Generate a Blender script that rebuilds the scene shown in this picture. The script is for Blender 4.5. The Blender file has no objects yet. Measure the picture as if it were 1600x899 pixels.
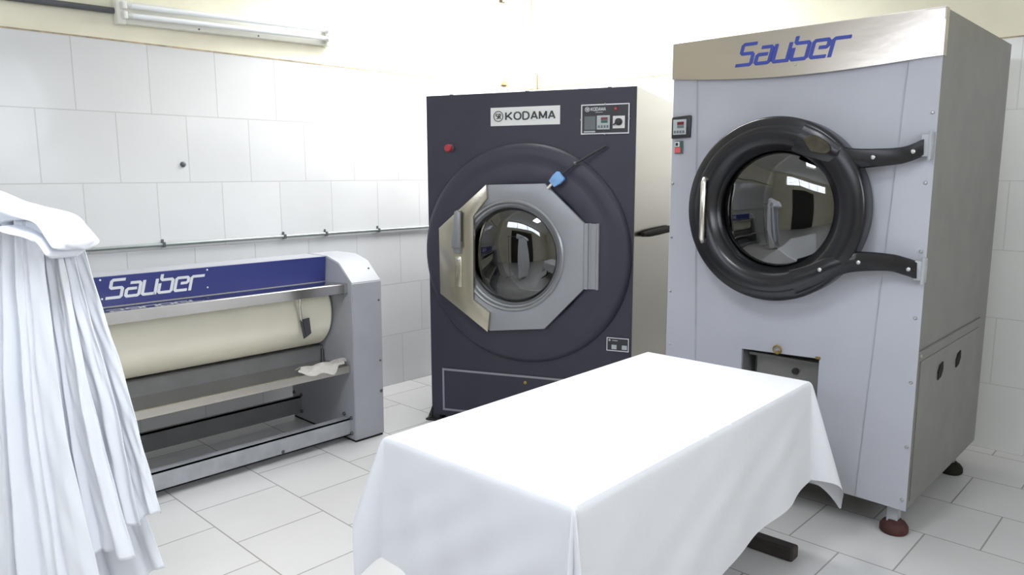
import bpy, bmesh, math, random
import numpy as np
from mathutils import Vector, Matrix
random.seed(4)
C = bpy.context.scene
COL = C.collection
R = math.radians

# ---------------------------------------------------------------- camera, world, lamps, exposure
F_PX, PITCH, YAW, ROLL = 1160.99, 0.15125, 0.766236, -0.002667
EYE = Vector((-4.6268, -4.2271, 1.5))
fw = Vector((math.cos(PITCH)*math.cos(YAW), math.cos(PITCH)*math.sin(YAW), -math.sin(PITCH)))
rt = Vector((math.sin(YAW), -math.cos(YAW), 0)); up = rt.cross(fw)
cr = math.cos(ROLL)*rt + math.sin(ROLL)*up; cu = -math.sin(ROLL)*rt + math.cos(ROLL)*up
cam = bpy.data.objects.new('camera', bpy.data.cameras.new('camera'))
cam.data.sensor_width = 36; cam.data.lens = F_PX/1600*36; cam.data.clip_start = .02
cam.matrix_world = Matrix(((cr.x, cu.x, -fw.x, EYE.x), (cr.y, cu.y, -fw.y, EYE.y), (cr.z, cu.z, -fw.z, EYE.z), (0, 0, 0, 1)))
COL.objects.link(cam); C.camera = cam

w = bpy.data.worlds.new('daylight'); C.world = w; w.use_nodes = True
w.node_tree.nodes['Background'].inputs[0].default_value = (.86, .93, 1, 1)
w.node_tree.nodes['Background'].inputs[1].default_value = 6.0

def lamp(name, loc, aim, sx, sy, power, color):
    l = bpy.data.lights.new(name, 'AREA'); l.shape = 'RECTANGLE'; l.size = sx; l.size_y = sy
    l.energy = power; l.color = color
    o = bpy.data.objects.new(name, l); COL.objects.link(o)
    o.location = loc; o.rotation_euler = (Vector(aim)-Vector(loc)).to_track_quat('-Z', 'Y').to_euler()
    return o
lamp('daylight_back_window', (.30, -.80, 2.72), (-3, -1.1, .9), 1.5, .8, 115, (1, .985, .94))
lamp('daylight_louvre_windows', (-7.75, -2.6, 2.75), (-2, -2.4, .8), 3.6, .6, 70, (.75, .82, 1))
lamp('added_corner_skylight', (-1.0, -1.0, 3.36), (-1.0, -1.0, 0), 1.4, 1.4, 190, (1, .985, .95))  # added skylight, unseen, brightens the corner and the tabletop
lamp('added_middle_fill', (-4.3, -3.0, 3.36), (-4.3, -3.0, 0), 1.3, .5, 74, (.90, .94, 1))  # added overhead fill, no skylight is known here
lamp('added_side_fill', (-3.0, -5.86, 2.2), (-3.0, 0, 1.0), 1.9, 1.1, 30, (.86, .92, 1))  # added side fill, no window is known here

vs = C.view_settings
vs.view_transform = 'Standard'; vs.look = 'None'; vs.gamma = 1; vs.use_curve_mapping = False
vs.exposure = -0.5

# ---------------------------------------------------------------- materials
def mat(name, col, rough=.5, metal=0, bump=0, bscale=40, var=0, vscale=3, stretch=(1, 1, 1), coat=0, spec=None, sheen=0):
    m = bpy.data.materials.new(name); m.use_nodes = True
    nt = m.node_tree; b = nt.nodes['Principled BSDF']
    b.inputs['Base Color'].default_value = (*col, 1); b.inputs['Roughness'].default_value = rough
    b.inputs['Metallic'].default_value = metal
    if coat: b.inputs['Coat Weight'].default_value = coat; b.inputs['Coat Roughness'].default_value = .08
    if spec is not None: b.inputs['Specular IOR Level'].default_value = spec
    if sheen: b.inputs['Sheen Weight'].default_value = sheen
    tc = nt.nodes.new('ShaderNodeTexCoord'); mp = nt.nodes.new('ShaderNodeMapping')
    nt.links.new(tc.outputs['Object'], mp.inputs[0]); mp.inputs['Scale'].default_value = stretch
    if var:
        n = nt.nodes.new('ShaderNodeTexNoise'); n.inputs['Scale'].default_value = vscale; n.inputs['Detail'].default_value = 5
        r = nt.nodes.new('ShaderNodeMapRange'); r.inputs['From Min'].default_value = .3; r.inputs['From Max'].default_value = .7
        r.inputs['To Min'].default_value = 1-var; r.inputs['To Max'].default_value = 1+var
        mx = nt.nodes.new('ShaderNodeMix'); mx.data_type = 'RGBA'; mx.blend_type = 'MULTIPLY'; mx.inputs[0].default_value = 1
        mx.inputs[6].default_value = (*col, 1)
        nt.links.new(mp.outputs[0], n.inputs['Vector']); nt.links.new(n.outputs[0], r.inputs[0]); nt.links.new(r.outputs[0], mx.inputs[7])
        nt.links.new(mx.outputs[2], b.inputs['Base Color'])
    if bump:
        n = nt.nodes.new('ShaderNodeTexNoise'); n.inputs['Scale'].default_value = bscale; n.inputs['Detail'].default_value = 4
        bp = nt.nodes.new('ShaderNodeBump'); bp.inputs['Strength'].default_value = bump; bp.inputs['Distance'].default_value = .01
        nt.links.new(mp.outputs[0], n.inputs['Vector']); nt.links.new(n.outputs[0], bp.inputs['Height']); nt.links.new(bp.outputs[0], b.inputs['Normal'])
    return m

def tile_mat(name, axes, shift, tw, th, col, grout, mortar, rough, tint=.02, top=None, plaster=None):
    """running-bond tiles laid in metres; axes picks which object coordinates run along and across the rows"""
    m = bpy.data.materials.new(name); m.use_nodes = True
    nt = m.node_tree; b = nt.nodes['Principled BSDF']; N = nt.nodes.new; L = nt.links.new
    tc = N('ShaderNodeTexCoord'); sp = N('ShaderNodeSeparateXYZ'); cb = N('ShaderNodeCombineXYZ'); mp = N('ShaderNodeMapping')
    L(tc.outputs['Object'], sp.inputs[0]); L(sp.outputs[axes[0]], cb.inputs[0]); L(sp.outputs[axes[1]], cb.inputs[1])
    mp.inputs['Location'].default_value = (shift[0], shift[1], 0); L(cb.outputs[0], mp.inputs[0])
    br = N('ShaderNodeTexBrick'); L(mp.outputs[0], br.inputs['Vector'])
    br.offset = .5; br.offset_frequency = 2; br.squash = 1
    br.inputs['Scale'].default_value = 1; br.inputs['Brick Width'].default_value = tw; br.inputs['Row Height'].default_value = th
    br.inputs['Mortar Size'].default_value = mortar; br.inputs['Mortar Smooth'].default_value = .15; br.inputs['Bias'].default_value = 0
    br.inputs['Color1'].default_value = (*[c*(1-tint) for c in col], 1); br.inputs['Color2'].default_value = (*[min(1, c*(1+tint)) for c in col], 1)
    br.inputs['Mortar'].default_value = (*grout, 1)
    out = br.outputs['Color']
    n = N('ShaderNodeTexNoise'); n.inputs['Scale'].default_value = 2.2; n.inputs['Detail'].default_value = 6
    L(tc.outputs['Object'], n.inputs['Vector'])
    r = N('ShaderNodeMapRange'); r.inputs['From Min'].default_value = .3; r.inputs['From Max'].default_value = .7
    r.inputs['To Min'].default_value = .96; r.inputs['To Max'].default_value = 1.02; L(n.outputs[0], r.inputs[0])
    mx = N('ShaderNodeMix'); mx.data_type = 'RGBA'; mx.blend_type = 'MULTIPLY'; mx.inputs[0].default_value = 1
    L(out, mx.inputs[6]); L(r.outputs[0], mx.inputs[7]); L(mx.outputs[2], b.inputs['Base Color'])
    b.inputs['Roughness'].default_value = rough
    iv = N('ShaderNodeMath'); iv.operation = 'SUBTRACT'; iv.inputs[0].default_value = 1; L(br.outputs['Fac'], iv.inputs[1])
    bp = N('ShaderNodeBump'); bp.inputs['Strength'].default_value = .5; bp.inputs['Distance'].default_value = .003
    L(iv.outputs[0], bp.inputs['Height'])
    n2 = N('ShaderNodeTexNoise'); n2.inputs['Scale'].default_value = 5; L(tc.outputs['Object'], n2.inputs['Vector'])
    bp2 = N('ShaderNodeBump'); bp2.inputs['Strength'].default_value = .25; bp2.inputs['Distance'].default_value = .01
    L(n2.outputs[0], bp2.inputs['Height']); L(bp.outputs[0], bp2.inputs['Normal']); L(bp2.outputs[0], b.inputs['Normal'])
    return m

def glass_mat(name, refl=.5, tint=(.5, .5, .5), rough=.03):
    """glass pane: partly see-through, partly mirror, by angle"""
    m = bpy.data.materials.new(name); m.use_nodes = True
    nt = m.node_tree; nt.nodes.clear(); N = nt.nodes.new; L = nt.links.new
    o = N('ShaderNodeOutputMaterial'); t = N('ShaderNodeBsdfTransparent'); t.inputs[0].default_value = (*tint, 1)
    g = N('ShaderNodeBsdfGlossy'); g.inputs['Roughness'].default_value = rough
    lw = N('ShaderNodeLayerWeight'); lw.inputs[0].default_value = refl
    mx = N('ShaderNodeMixShader'); L(lw.outputs['Fresnel'], mx.inputs[0]); L(t.outputs[0], mx.inputs[1]); L(g.outputs[0], mx.inputs[2]); L(mx.outputs[0], o.inputs[0])
    return m

T = .3649136
M = {}
M['wall_left_tile'] = tile_mat('white_wall_tile_left', (0, 2), (3.388+T*20, T*20), T, T, (.64, .64, .655), (.52, .52, .52), .003, .16)
M['wall_back_tile'] = tile_mat('white_wall_tile_back', (1, 2), (T*20+.1, T*20), T, T, (.76, .76, .76), (.64, .64, .63), .003, .18)
M['wall_plain_tile'] = tile_mat('white_wall_tile_other', (1, 2), (T*20, T*20), T, T, (.78, .78, .78), (.55, .55, .54), .0035, .2)
M['floor_tile'] = tile_mat('pale_floor_tile', (1, 0), (1.012+.405*40, .5+.4067*40), .405, .4067, (.60, .592, .60), (.33, .315, .30), .0032, .22, .03)
M['plaster'] = mat('cream_plaster', (.80, .76, .62), .8, bump=.25, bscale=14, var=.07, vscale=2.5)
M['ceiling'] = mat('ceiling_plaster', (.85, .84, .80), .9)
M['brown_ledge'] = mat('brown_ledge_strip', (.42, .34, .24), .9, var=.35, vscale=20)  # thin brown line along the top of the tiles
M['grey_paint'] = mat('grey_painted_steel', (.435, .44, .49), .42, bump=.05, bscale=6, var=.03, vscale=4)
M['grey_shaded'] = mat('grey_steel_shaded', (.215, .21, .195), .42, .25, var=.08, vscale=6)  # darker grey: the shade on the dryer's side is put into the colour
M['iron_grey'] = mat('ironer_grey_paint', (.36, .365, .40), .45, var=.05, vscale=5)
M['beam_dark'] = mat('dark_grey_steel', (.19, .19, .195), .5, .2, var=.1, vscale=9)
M['beam_light'] = mat('light_grey_channel_steel', (.38, .39, .42), .5, .1, var=.12, vscale=12)
M['stainless'] = mat('brushed_stainless', (.66, .63, .58), .22, 1, bump=.04, bscale=6, stretch=(1, 1, 6))
M['mirror_steel'] = mat('polished_stainless', (.58, .53, .475), .24, 1, bump=.16, bscale=3, stretch=(1, 1, 2))
M['shelf_steel'] = mat('polished_shelf_steel', (.66, .64, .62), .12, 1, bump=.05, bscale=3)
M['door_steel'] = mat('satin_steel_door', (.30, .305, .33), .42, .35, var=.04)
M['plate_steel'] = mat('warm_stainless_plate', (.50, .465, .38), .25, .95, bump=.05, bscale=5, stretch=(1, 1, 5))
M['ring_steel'] = mat('grey_steel_ring', (.27, .275, .285), .32, .5)
M['side_steel'] = mat('kodama_side_stainless', (.44, .41, .35), .24, 1, bump=.05, bscale=4, stretch=(1, 1, 4))
M['navy'] = mat('dark_navy_paint', (.030, .029, .048), .45, bump=.08, bscale=5, var=.08, vscale=5)
M['black'] = mat('black_gloss_enamel', (.008, .008, .011), .26)
M['black_plastic'] = mat('black_plastic', (.02, .02, .022), .4)
M['black_matt'] = mat('matt_black_panel', (.03, .03, .035), .45)
M['dark_inside'] = mat('dark_drum_steel', (.10, .10, .10), .45, .6, bump=.3, bscale=60)
M['blue'] = mat('royal_blue_panel', (.03, .04, .185), .30, var=.05, coat=.2)
M['letter_blue'] = mat('blue_lettering', (.035, .06, .34), .4)
M['letter_white'] = mat('pale_lettering', (.62, .64, .68), .5)
M['letter_dark'] = mat('dark_lettering', (.05, .055, .06), .5)
M['white_plate'] = mat('white_sign_plate', (.78, .78, .76), .4)
M['white_line'] = mat('white_border_line', (.72, .72, .76), .5)
M['grey_line'] = mat('grey_border_line', (.26, .26, .29), .5)
M['red'] = mat('red_button', (.42, .03, .04), .35)
M['dark_red'] = mat('dark_red_display', (.16, .012, .02), .3)
M['red_switch'] = mat('red_rocker', (.65, .10, .12), .4)
M['green'] = mat('green_rocker', (.03, .10, .07), .4)
M['pad_grey'] = mat('grey_keypad', (.42, .45, .47), .5)
M['pad_dark'] = mat('dim_grey_label', (.13, .15, .16), .5)
M['tag_blue'] = mat('pale_blue_plastic', (.20, .40, .72), .45)
M['roller'] = mat('cream_roller_cloth', (.86, .82, .69), .5, bump=.05, bscale=8, var=.03, vscale=3)
M['cloth'] = mat('white_cotton', (.72, .725, .77), .9, bump=.25, bscale=9, sheen=.2)
M['sheet'] = mat('white_sheet_cotton', (.86, .88, .94), .9, bump=.3, bscale=9, sheen=.2)
M['rag'] = mat('beige_rag', (.50, .47, .44), .95, bump=.6, bscale=25, var=.1)
M['maroon'] = mat('maroon_rubber', (.06, .017, .015), .75, var=.3, vscale=20)
M['rubber'] = mat('dark_rubber', (.022, .02, .016), .85, spec=.2)
M['wood'] = mat('dark_brown_wood', (.035, .026, .022), .55, var=.2, vscale=12)
M['tube'] = mat('fluorescent_tube_glass', (.80, .82, .84), .2)
M['fixture'] = mat('white_fixture_enamel', (.78, .77, .70), .45)
M['conduit'] = mat('grey_conduit', (.30, .33, .33), .35, .4, var=.08, vscale=15)
M['cable'] = mat('dark_grey_cable', (.085, .09, .10), .5)
M['brass'] = mat('old_brass', (.35, .24, .08), .4, .8)
M['bolt'] = mat('zinc_bolt', (.55, .55, .54), .3, .9)
M['bolt_dark'] = mat('dark_bolt', (.10, .10, .11), .45, .6)
M['glass_dryer'] = glass_mat('dryer_door_glass', .55, (.45, .46, .48), .02)
M['glass_window'] = glass_mat('window_glass', .12, (.96, .97, .97), .02)
M['aluminium'] = mat('aluminium_frame', (.7, .7, .68), .4, .6)
M['stain'] = mat('worn_patch', (.045, .033, .016), .35, var=.5, vscale=40)

# ---------------------------------------------------------------- mesh helpers
class MB:
    def __init__(s): s.bm = bmesh.new()
    def box(s, x0, x1, y0, y1, z0, z1, bev=0):
        g = bmesh.ops.create_cube(s.bm, size=1)['verts']
        for v in g:
            v.co = Vector((x0+(v.co.x+.5)*(x1-x0), y0+(v.co.y+.5)*(y1-y0), z0+(v.co.z+.5)*(z1-z0)))
        if bev:
            es = list({e for v in g for e in v.link_edges})
            bmesh.ops.bevel(s.bm, geom=es, offset=bev, segments=2, affect='EDGES', profile=.5)
        return s
    def tube(s, pts, r, n=12, cap=True):
        pts = [Vector(p) for p in pts]; rings = []
        rs = r if isinstance(r, (list, tuple)) else [r]*len(pts)
        ref = None
        for i, p in enumerate(pts):
            d = (pts[min(i+1, len(pts)-1)]-pts[max(i-1, 0)]).normalized()
            if ref is None: ref = Vector((0, 0, 1)) if abs(d.z) < .9 else Vector((1, 0, 0))
            a = d.cross(ref).normalized(); ref = a.cross(d).normalized()
            rings.append([s.bm.verts.new(p+rs[i]*(math.cos(t)*a+math.sin(t)*ref)) for t in [2*math.pi*k/n for k in range(n)]])
        for A, B in zip(rings, rings[1:]):
            for k in range(n): s.bm.faces.new((A[k], A[(k+1) % n], B[(k+1) % n], B[k]))
        if cap: s.bm.faces.new(rings[0][::-1]); s.bm.faces.new(rings[-1])
        return s
    def lathe_y(s, cx, cz, prof, n=96, closed=False):
        """prof: (radius, y) pairs turned about the axis through (cx, cz) along y"""
        rings = []
        for r, y in prof:
            if r < 1e-6: rings.append([s.bm.verts.new((cx, y, cz))])
            else: rings.append([s.bm.verts.new((cx+r*math.cos(t), y, cz+r*math.sin(t))) for t in [2*math.pi*k/n for k in range(n)]])
        pr = list(zip(rings, rings[1:]))
        if closed: pr.append((rings[-1], rings[0]))
        for A, B in pr:
            for k in range(n):
                a = A[k % len(A)]; b = A[(k+1) % len(A)]; c = B[(k+1) % len(B)]; d = B[k % len(B)]
                f = [a]
                for v in (b, c, d):
                    if v not in f: f.append(v)
                if len(f) > 2: s.bm.faces.new(f)
        return s
    def lathe_z(s, cx, cy, prof, n=32):
        rings = []
        for r, z in prof:
            if r < 1e-6: rings.append([s.bm.verts.new((cx, cy, z))])
            else: rings.append([s.bm.verts.new((cx+r*math.cos(t), cy+r*math.sin(t), z)) for t in [2*math.pi*k/n for k in range(n)]])
        for A, B in zip(rings, rings[1:]):
            for k in range(n):
                f = []
                for v in (A[k % len(A)], A[(k+1) % len(A)], B[(k+1) % len(B)], B[k % len(B)]):
                    if v not in f: f.append(v)
                if len(f) > 2: s.bm.faces.new(f)
        return s
    def plate(s, outer, holes, y0, y1, bev=0):
        """flat plate in the xz plane from y0 to y1, outer outline and holes given as (x, z)"""
        t = bmesh.new(); es = []
        for loop in [outer]+holes:
            vs_ = [t.verts.new((x, y0, z)) for x, z in loop]
            es += [t.edges.new((vs_[i], vs_[(i+1) % len(vs_)])) for i in range(len(vs_))]
        g = bmesh.ops.triangle_fill(t, use_beauty=True, use_dissolve=False, edges=es)
        fs = [f for f in g['geom'] if isinstance(f, bmesh.types.BMFace)]
        e = bmesh.ops.extrude_face_region(t, geom=fs)
        for v in e['geom']:
            if isinstance(v, bmesh.types.BMVert): v.co.y = y1
        bmesh.ops.recalc_face_normals(t, faces=t.faces)
        if bev:
            se = [ed for ed in t.edges if len(ed.link_faces) == 2 and ed.calc_face_angle(0) > .5 and all(abs(v.co.y-min(y0, y1)) < 1e-6 for v in ed.verts)]
            bmesh.ops.bevel(t, geom=se, offset=bev, segments=2, affect='EDGES', profile=.5)
        s.merge(t); return s
    def merge(s, t):
        me = bpy.data.meshes.new('tmp'); t.to_mesh(me); t.free(); s.bm.from_mesh(me); bpy.data.meshes.remove(me)
    def prism_x(s, prof, x0, x1):
        """(y, z) outline extruded along x"""
        a = [s.bm.verts.new((x0, y, z)) for y, z in prof]; b = [s.bm.verts.new((x1, y, z)) for y, z in prof]
        n = len(prof); s.bm.faces.new(a); s.bm.faces.new(b[::-1])
        for i in range(n): s.bm.faces.new((a[i], b[i], b[(i+1) % n], a[(i+1) % n]))
        return s
    def grid(s, P):
        h, w_ = P.shape[:2]
        V = [[s.bm.verts.new(P[i, j]) for j in range(w_)] for i in range(h)]
        for i in range(h-1):
            for j in range(w_-1): s.bm.faces.new((V[i][j], V[i][j+1], V[i+1][j+1], V[i+1][j]))
        return s
    def build(s, name, m, parent=None, smooth=None, recalc=True):
        if recalc: bmesh.ops.recalc_face_normals(s.bm, faces=s.bm.faces)
        me = bpy.data.meshes.new(name); s.bm.to_mesh(me); s.bm.free()
        me.materials.append(m)
        o = bpy.data.objects.new(name, me); COL.objects.link(o)
        if parent: o.parent = parent
        if smooth is not None:
            for p in me.polygons: p.use_smooth = True
            if smooth < 180:
                bm = bmesh.new(); bm.from_mesh(me)
                for e in bm.edges:
                    if len(e.link_faces) == 2 and e.calc_face_angle(0) > R(smooth): e.smooth = False
                bm.to_mesh(me); bm.free()
        return o

def thing(name, label, cat, loc=(0, 0, 0), rz=0, group=None):
    o = bpy.data.objects.new(name, None); COL.objects.link(o); o.empty_display_size = .1
    o.location = loc; o.rotation_euler = (0, 0, rz); o['label'] = label; o['category'] = cat
    if group: o['group'] = group
    return o
def tag(o, label, cat, group=None):
    o['label'] = label; o['category'] = cat
    if group: o['group'] = group
    return o
def struct(o): o['kind'] = 'structure'; return o
def circ(cx, cz, r, n=72): return [(cx+r*math.cos(2*math.pi*k/n), cz+r*math.sin(2*math.pi*k/n)) for k in range(n)]
def smooth_line(pts, n=8):
    """Catmull-Rom through 2-D or 3-D points"""
    P = [np.array(p, float) for p in pts]; P = [2*P[0]-P[1]]+P+[2*P[-1]-P[-2]]; out = []
    for i in range(1, len(P)-2):
        for k in range(n):
            t = k/n
            out.append(.5*((2*P[i])+(-P[i-1]+P[i+1])*t+(2*P[i-1]-5*P[i]+4*P[i+1]-P[i+2])*t*t+(-P[i-1]+3*P[i]-3*P[i+1]+P[i+2])*t**3))
    out.append(P[-2]); return [tuple(p) for p in out]

# lettering: strokes with mitred corners, drawn in the xz plane facing -y
def stroke(mb, pts, wd, tf, y0, y1):
    P = []
    for i, p in enumerate(pts):                       # cut the corners a little
        p = Vector(p)
        if 0 < i < len(pts)-1:
            a = (Vector(pts[i-1])-p); b = (Vector(pts[i+1])-p); c = min(wd*.45, a.length*.4, b.length*.4)
            P += [p+a.normalized()*c, p+b.normalized()*c]
        else: P.append(p)
    Lf, Rt = [], []
    for i, p in enumerate(P):
        d0 = (P[i]-P[i-1]).normalized() if i else None; d1 = (P[i+1]-P[i]).normalized() if i < len(P)-1 else None
        d = (d0+d1).normalized() if d0 and d1 else (d0 or d1)
        k = 1/max(.5, d.dot(d1 or d0)); n = Vector((-d.y, d.x))*wd/2*k
        Lf.append(tf(p+n)); Rt.append(tf(p-n))
    for i in range(len(P)-1):
        q = [Lf[i], Lf[i+1], Rt[i+1], Rt[i]]
        a = [mb.bm.verts.new((x, y0, z)) for x, z in q]; b = [mb.bm.verts.new((x, y1, z)) for x, z in q]
        mb.bm.faces.new(a); mb.bm.faces.new(b[::-1])
        for j in range(4): mb.bm.faces.new((a[j], b[j], b[(j+1) % 4], a[(j+1) % 4]))
SAUBER = [(0, [[(1.02, 1.32), (.12, 1.32), (.12, .72), (.92, .72), (.92, 0), (-.08, 0)]]),
          (1.22, [[(.18, 1.0), (.88, 1.0), (.88, 0), (0, 0), (0, .56), (.68, .56)]]),
          (2.34, [[(0, 1.1), (0, 0), (.88, 0)], [(.88, 1.1), (.88, -.1)]]),
          (3.46, [[(.06, 1.42), (.06, .98), (.9, .98), (.9, 0), (0, 0), (0, .72)]]),
          (4.62, [[(.9, 0), (0, 0), (0, 1.0), (.88, 1.0), (.88, .56), (.36, .56)]]),
          (5.74, [[(0, -.1), (0, 1.0), (.95, 1.0)]])]
def sauber_letters(x0, x1, zb, zt, y0, y1, m, parent, dz=0):
    su = (x1-x0)/7.0; sv = (zt-zb)/1.55
    for (ox, strokes), nm in zip(SAUBER, 'Sauber'):
        mb = MB()
        for st in strokes:
            stroke(mb, st, .21, lambda p: (x0+(p.x+ox+.12+.2*p.y)*su, zb+(p.y+.1)*sv+dz*(p.x+ox)/7), y0, y1)
        mb.build('letter', m, parent)
KODAMA = [[[(0, 0), (0, 1)], [(.72, 1), (.08, .38)], [(.22, .55), (.76, 0)]],
          [[(.40, 1), (.16, .93), (0, .70), (0, .30), (.16, .07), (.40, 0), (.64, .07), (.80, .30), (.80, .70), (.64, .93), (.40, 1)]],
          [[(0, 0), (0, 1), (.38, 1), (.62, .88), (.72, .62), (.72, .38), (.62, .12), (.38, 0), (0, 0)]],
          [[(0, 0), (.37, 1.02)], [(.37, 1.02), (.74, 0)], [(.16, .30), (.58, .30)]],
          [[(0, 0), (0, 1)], [(0, 1), (.40, .12)], [(.40, .12), (.80, 1)], [(.80, 1), (.80, 0)]],
          [[(0, 0), (.37, 1.02)], [(.37, 1.02), (.74, 0)], [(.16, .30), (.58, .30)]]]
def kodama_letters(x0, x1, zb, zh, y0, y1, m, parent, wd=.17):
    ws = [.80, .84, .76, .78, .84, .78]; tot = sum(ws)+.24*5; su = (x1-x0)/tot; x = 0
    for strokes, wl in zip(KODAMA, ws):
        mb = MB()
        for st in strokes: stroke(mb, st, wd, lambda p: (x0+(x+p.x+.02)*su, zb+p.y*zh), y0, y1)
        mb.build('letter', m, parent); x += wl+.24
def bolt(x, y, z, r, m, parent, axis='y', name='bolt', h=.006):
    mb = MB()
    if axis == 'y': mb.lathe_y(x, z, [(0, y-h), (r*.6, y-h*.9), (r, y-h*.4), (r, y), (0, y)], 12)
    else:
        mb.bm.free(); mb = MB(); mb.lathe_y(0, 0, [(0, -h), (r*.6, -h*.9), (r, -h*.4), (r, 0), (0, 0)], 12)
        s_ = 1 if axis == 'x-' else -1
        for v in mb.bm.verts: v.co = Vector((x+v.co.y*s_, y+v.co.x, z+v.co.z))
    return mb.build(name, m, parent, smooth=40)

# ================================================================ THE ROOM
H = 3.3; XF = -7.6; YR = -5.8
fl = MB().box(XF, 0, YR, 0, -.1, 0).build('floor', M['floor_tile']); struct(fl)
q_ = MB().plate([(XF-.2, YR-.2), (.2, YR-.2), (.2, .2), (XF-.2, .2)], [[(-1.75, -1.75), (-.25, -1.75), (-.25, -.25), (-1.75, -.25)], [(-5.0, -3.3), (-3.6, -3.3), (-3.6, -2.7), (-5.0, -2.7)]], H, H+.1)
for v in q_.bm.verts: v.co = Vector((v.co.x, v.co.z, v.co.y))
ce = q_.build('ceiling', M['ceiling']); struct(ce)
ZT = 6*T
o = MB().box(XF-.15, .15, 0, .15, -.1, ZT).build('wall_left', M['wall_left_tile']); struct(o)
o = MB().box(XF-.15, .15, .006, .15, ZT, H).build('wall_left', M['plaster']); struct(o)
o = MB().box(XF, 0, -.0015, .01, ZT-.005, ZT+.003).build('trim_1', M['brown_ledge']); struct(o)
o = MB().box(0, .15, YR-.15, 0, -.1, ZT).build('wall_back', M['wall_back_tile']); struct(o)
mb = MB().plate([(YR-.15, ZT), (.0, ZT), (.0, H), (YR-.15, H)], [[(-1.56, 2.30), (-.07, 2.30), (-.07, 3.12), (-1.56, 3.12)]], .006, .15)
for v in mb.bm.verts: v.co = Vector((v.co.y, v.co.x, v.co.z))
struct(mb.build('wall_back', M['plaster']))
o = MB().box(-.0015, .01, YR, 0, ZT-.005, ZT+.003).build('trim_2', M['brown_ledge']); struct(o)
o = MB().plate([(XF-.15, -.1), (.15, -.1), (.15, H), (XF-.15, H)], [[(-4.0, 1.6), (-2.0, 1.6), (-2.0, 2.8), (-4.0, 2.8)]], YR-.15, YR).build('wall_right', M['plaster']); struct(o)
mb = MB().plate([(YR-.15, -.1), (.15, -.1), (.15, H), (YR-.15, H)],
                [[(-2.9, .0), (-1.3, .0), (-1.3, 2.15), (-2.9, 2.15)], [(-4.4, 2.45), (-.8, 2.45), (-.8, 3.05), (-4.4, 3.05)]], XF-.15, XF)
for v in mb.bm.verts: v.co = Vector((v.co.y, v.co.x, v.co.z))
struct(mb.build('wall_front', M['plaster']))
# window in the back wall
win = thing('window_1', '', '', (0, 0, 0)); del win['label']; del win['category']; struct(win)
mb = MB().box(.06, .10, -1.56, -1.53, 2.30, 3.12).box(.06, .10, -.10, -.07, 2.30, 3.12).box(.06, .10, -1.53, -.10, 2.30, 2.33).box(.06, .10, -1.53, -.10, 3.09, 3.12)
mb.build('window_frame', M['aluminium'], win)
MB().box(.078, .082, -1.53, -.10, 2.33, 3.09).build('window_pane', M['glass_window'], win)
for n_, (x0, x1, y0, y1) in ((3, (-1.75, -.25, -1.75, -.25)), (4, (-5.0, -3.6, -3.3, -2.7))):  # both ceiling openings are unseen, added to let the fill light in
    win = thing('window_%d' % n_, '', '', (0, 0, 0)); del win['label']; del win['category']; struct(win)
    MB().box(x0, x0+.03, y0, y1, H, H+.04).box(x1-.03, x1, y0, y1, H, H+.04).box(x0+.03, x1-.03, y0, y0+.03, H, H+.04).box(x0+.03, x1-.03, y1-.03, y1, H, H+.04).build('window_frame', M['aluminium'], win)
    MB().box(x0+.03, x1-.03, y0+.03, y1-.03, H+.02, H+.025).build('window_pane', M['glass_window'], win)
win = thing('window_5', '', '', (0, 0, 0)); del win['label']; del win['category']; struct(win)  # unseen window added around the side fill lamp
MB().box(-4, -3.96, YR-.06, YR-.02, 1.6, 2.8).box(-2.04, -2, YR-.06, YR-.02, 1.6, 2.8).box(-3.02, -2.98, YR-.06, YR-.02, 1.6, 2.8).box(-3.96, -2.04, YR-.06, YR-.02, 1.6, 1.64).box(-3.96, -2.04, YR-.06, YR-.02, 2.76, 2.8).build('window_frame', M['aluminium'], win)
# unseen louvred windows behind the camera, guessed from a reflection, added for light
win = thing('window_2', '', '', (0, 0, 0)); del win['label']; del win['category']; struct(win)
mb = MB()
for k in range(5): mb.box(XF-.10, XF-.04, -4.4+k*.9-.02, -4.4+k*.9+.02, 2.45, 3.05)
mb.box(XF-.10, XF-.04, -4.4, -.8, 2.45, 2.48).box(XF-.10, XF-.04, -4.4, -.8, 3.02, 3.05)
mb.build('window_frame', M['aluminium'], win)
mb = MB()
for k in range(5): mb.box(XF-.10, XF-.05, -4.38, -.82, 2.53+k*.1, 2.545+k*.1)
mb.build('louvre', M['aluminium'], win)
dr = thing('added_door_1', '', '', (0, 0, 0)); del dr['label']; del dr['category']; struct(dr)  # unseen closed door, added to give the dryer glass a dark reflection
MB().box(XF-.1, XF+.02, -2.96, -2.9, 0, 2.2).box(XF-.1, XF+.02, -1.3, -1.24, 0, 2.2).box(XF-.1, XF+.02, -2.9, -1.3, 2.15, 2.2).build('door_frame', M['wood'], dr)
MB().box(XF-.08, XF-.04, -2.9, -1.3, 0, 2.15).box(XF-.045, XF-.03, -2.8, -2.15, .2, .95, .01).box(XF-.045, XF-.03, -2.05, -1.4, .2, .95, .01).box(XF-.045, XF-.03, -2.8, -2.15, 1.1, 2.0, .01).box(XF-.045, XF-.03, -2.05, -1.4, 1.1, 2.0, .01).build('door_leaf', M['wood'], dr)

# conduit on the left wall, with clips
cd = thing('wall_conduit', 'thin grey conduit pipe running along the tiled wall behind the ironer', 'pipe', (0, 0, 1.1225))
MB().tube([(-7.4, -.018, .0), (-.35, -.018, .0)], .010, 10).build('pipe', M['conduit'], cd, smooth=40)
for x in (-5.2, -4.1, -3.016, -2.286, -1.99, -1.575, -.9):
    MB().box(x-.008, x+.008, -.031, 0, -.014, .014, .003).box(x-.006, x+.006, -.006, 0, .010, .028).build('clip', M['cable'], cd)
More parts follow.
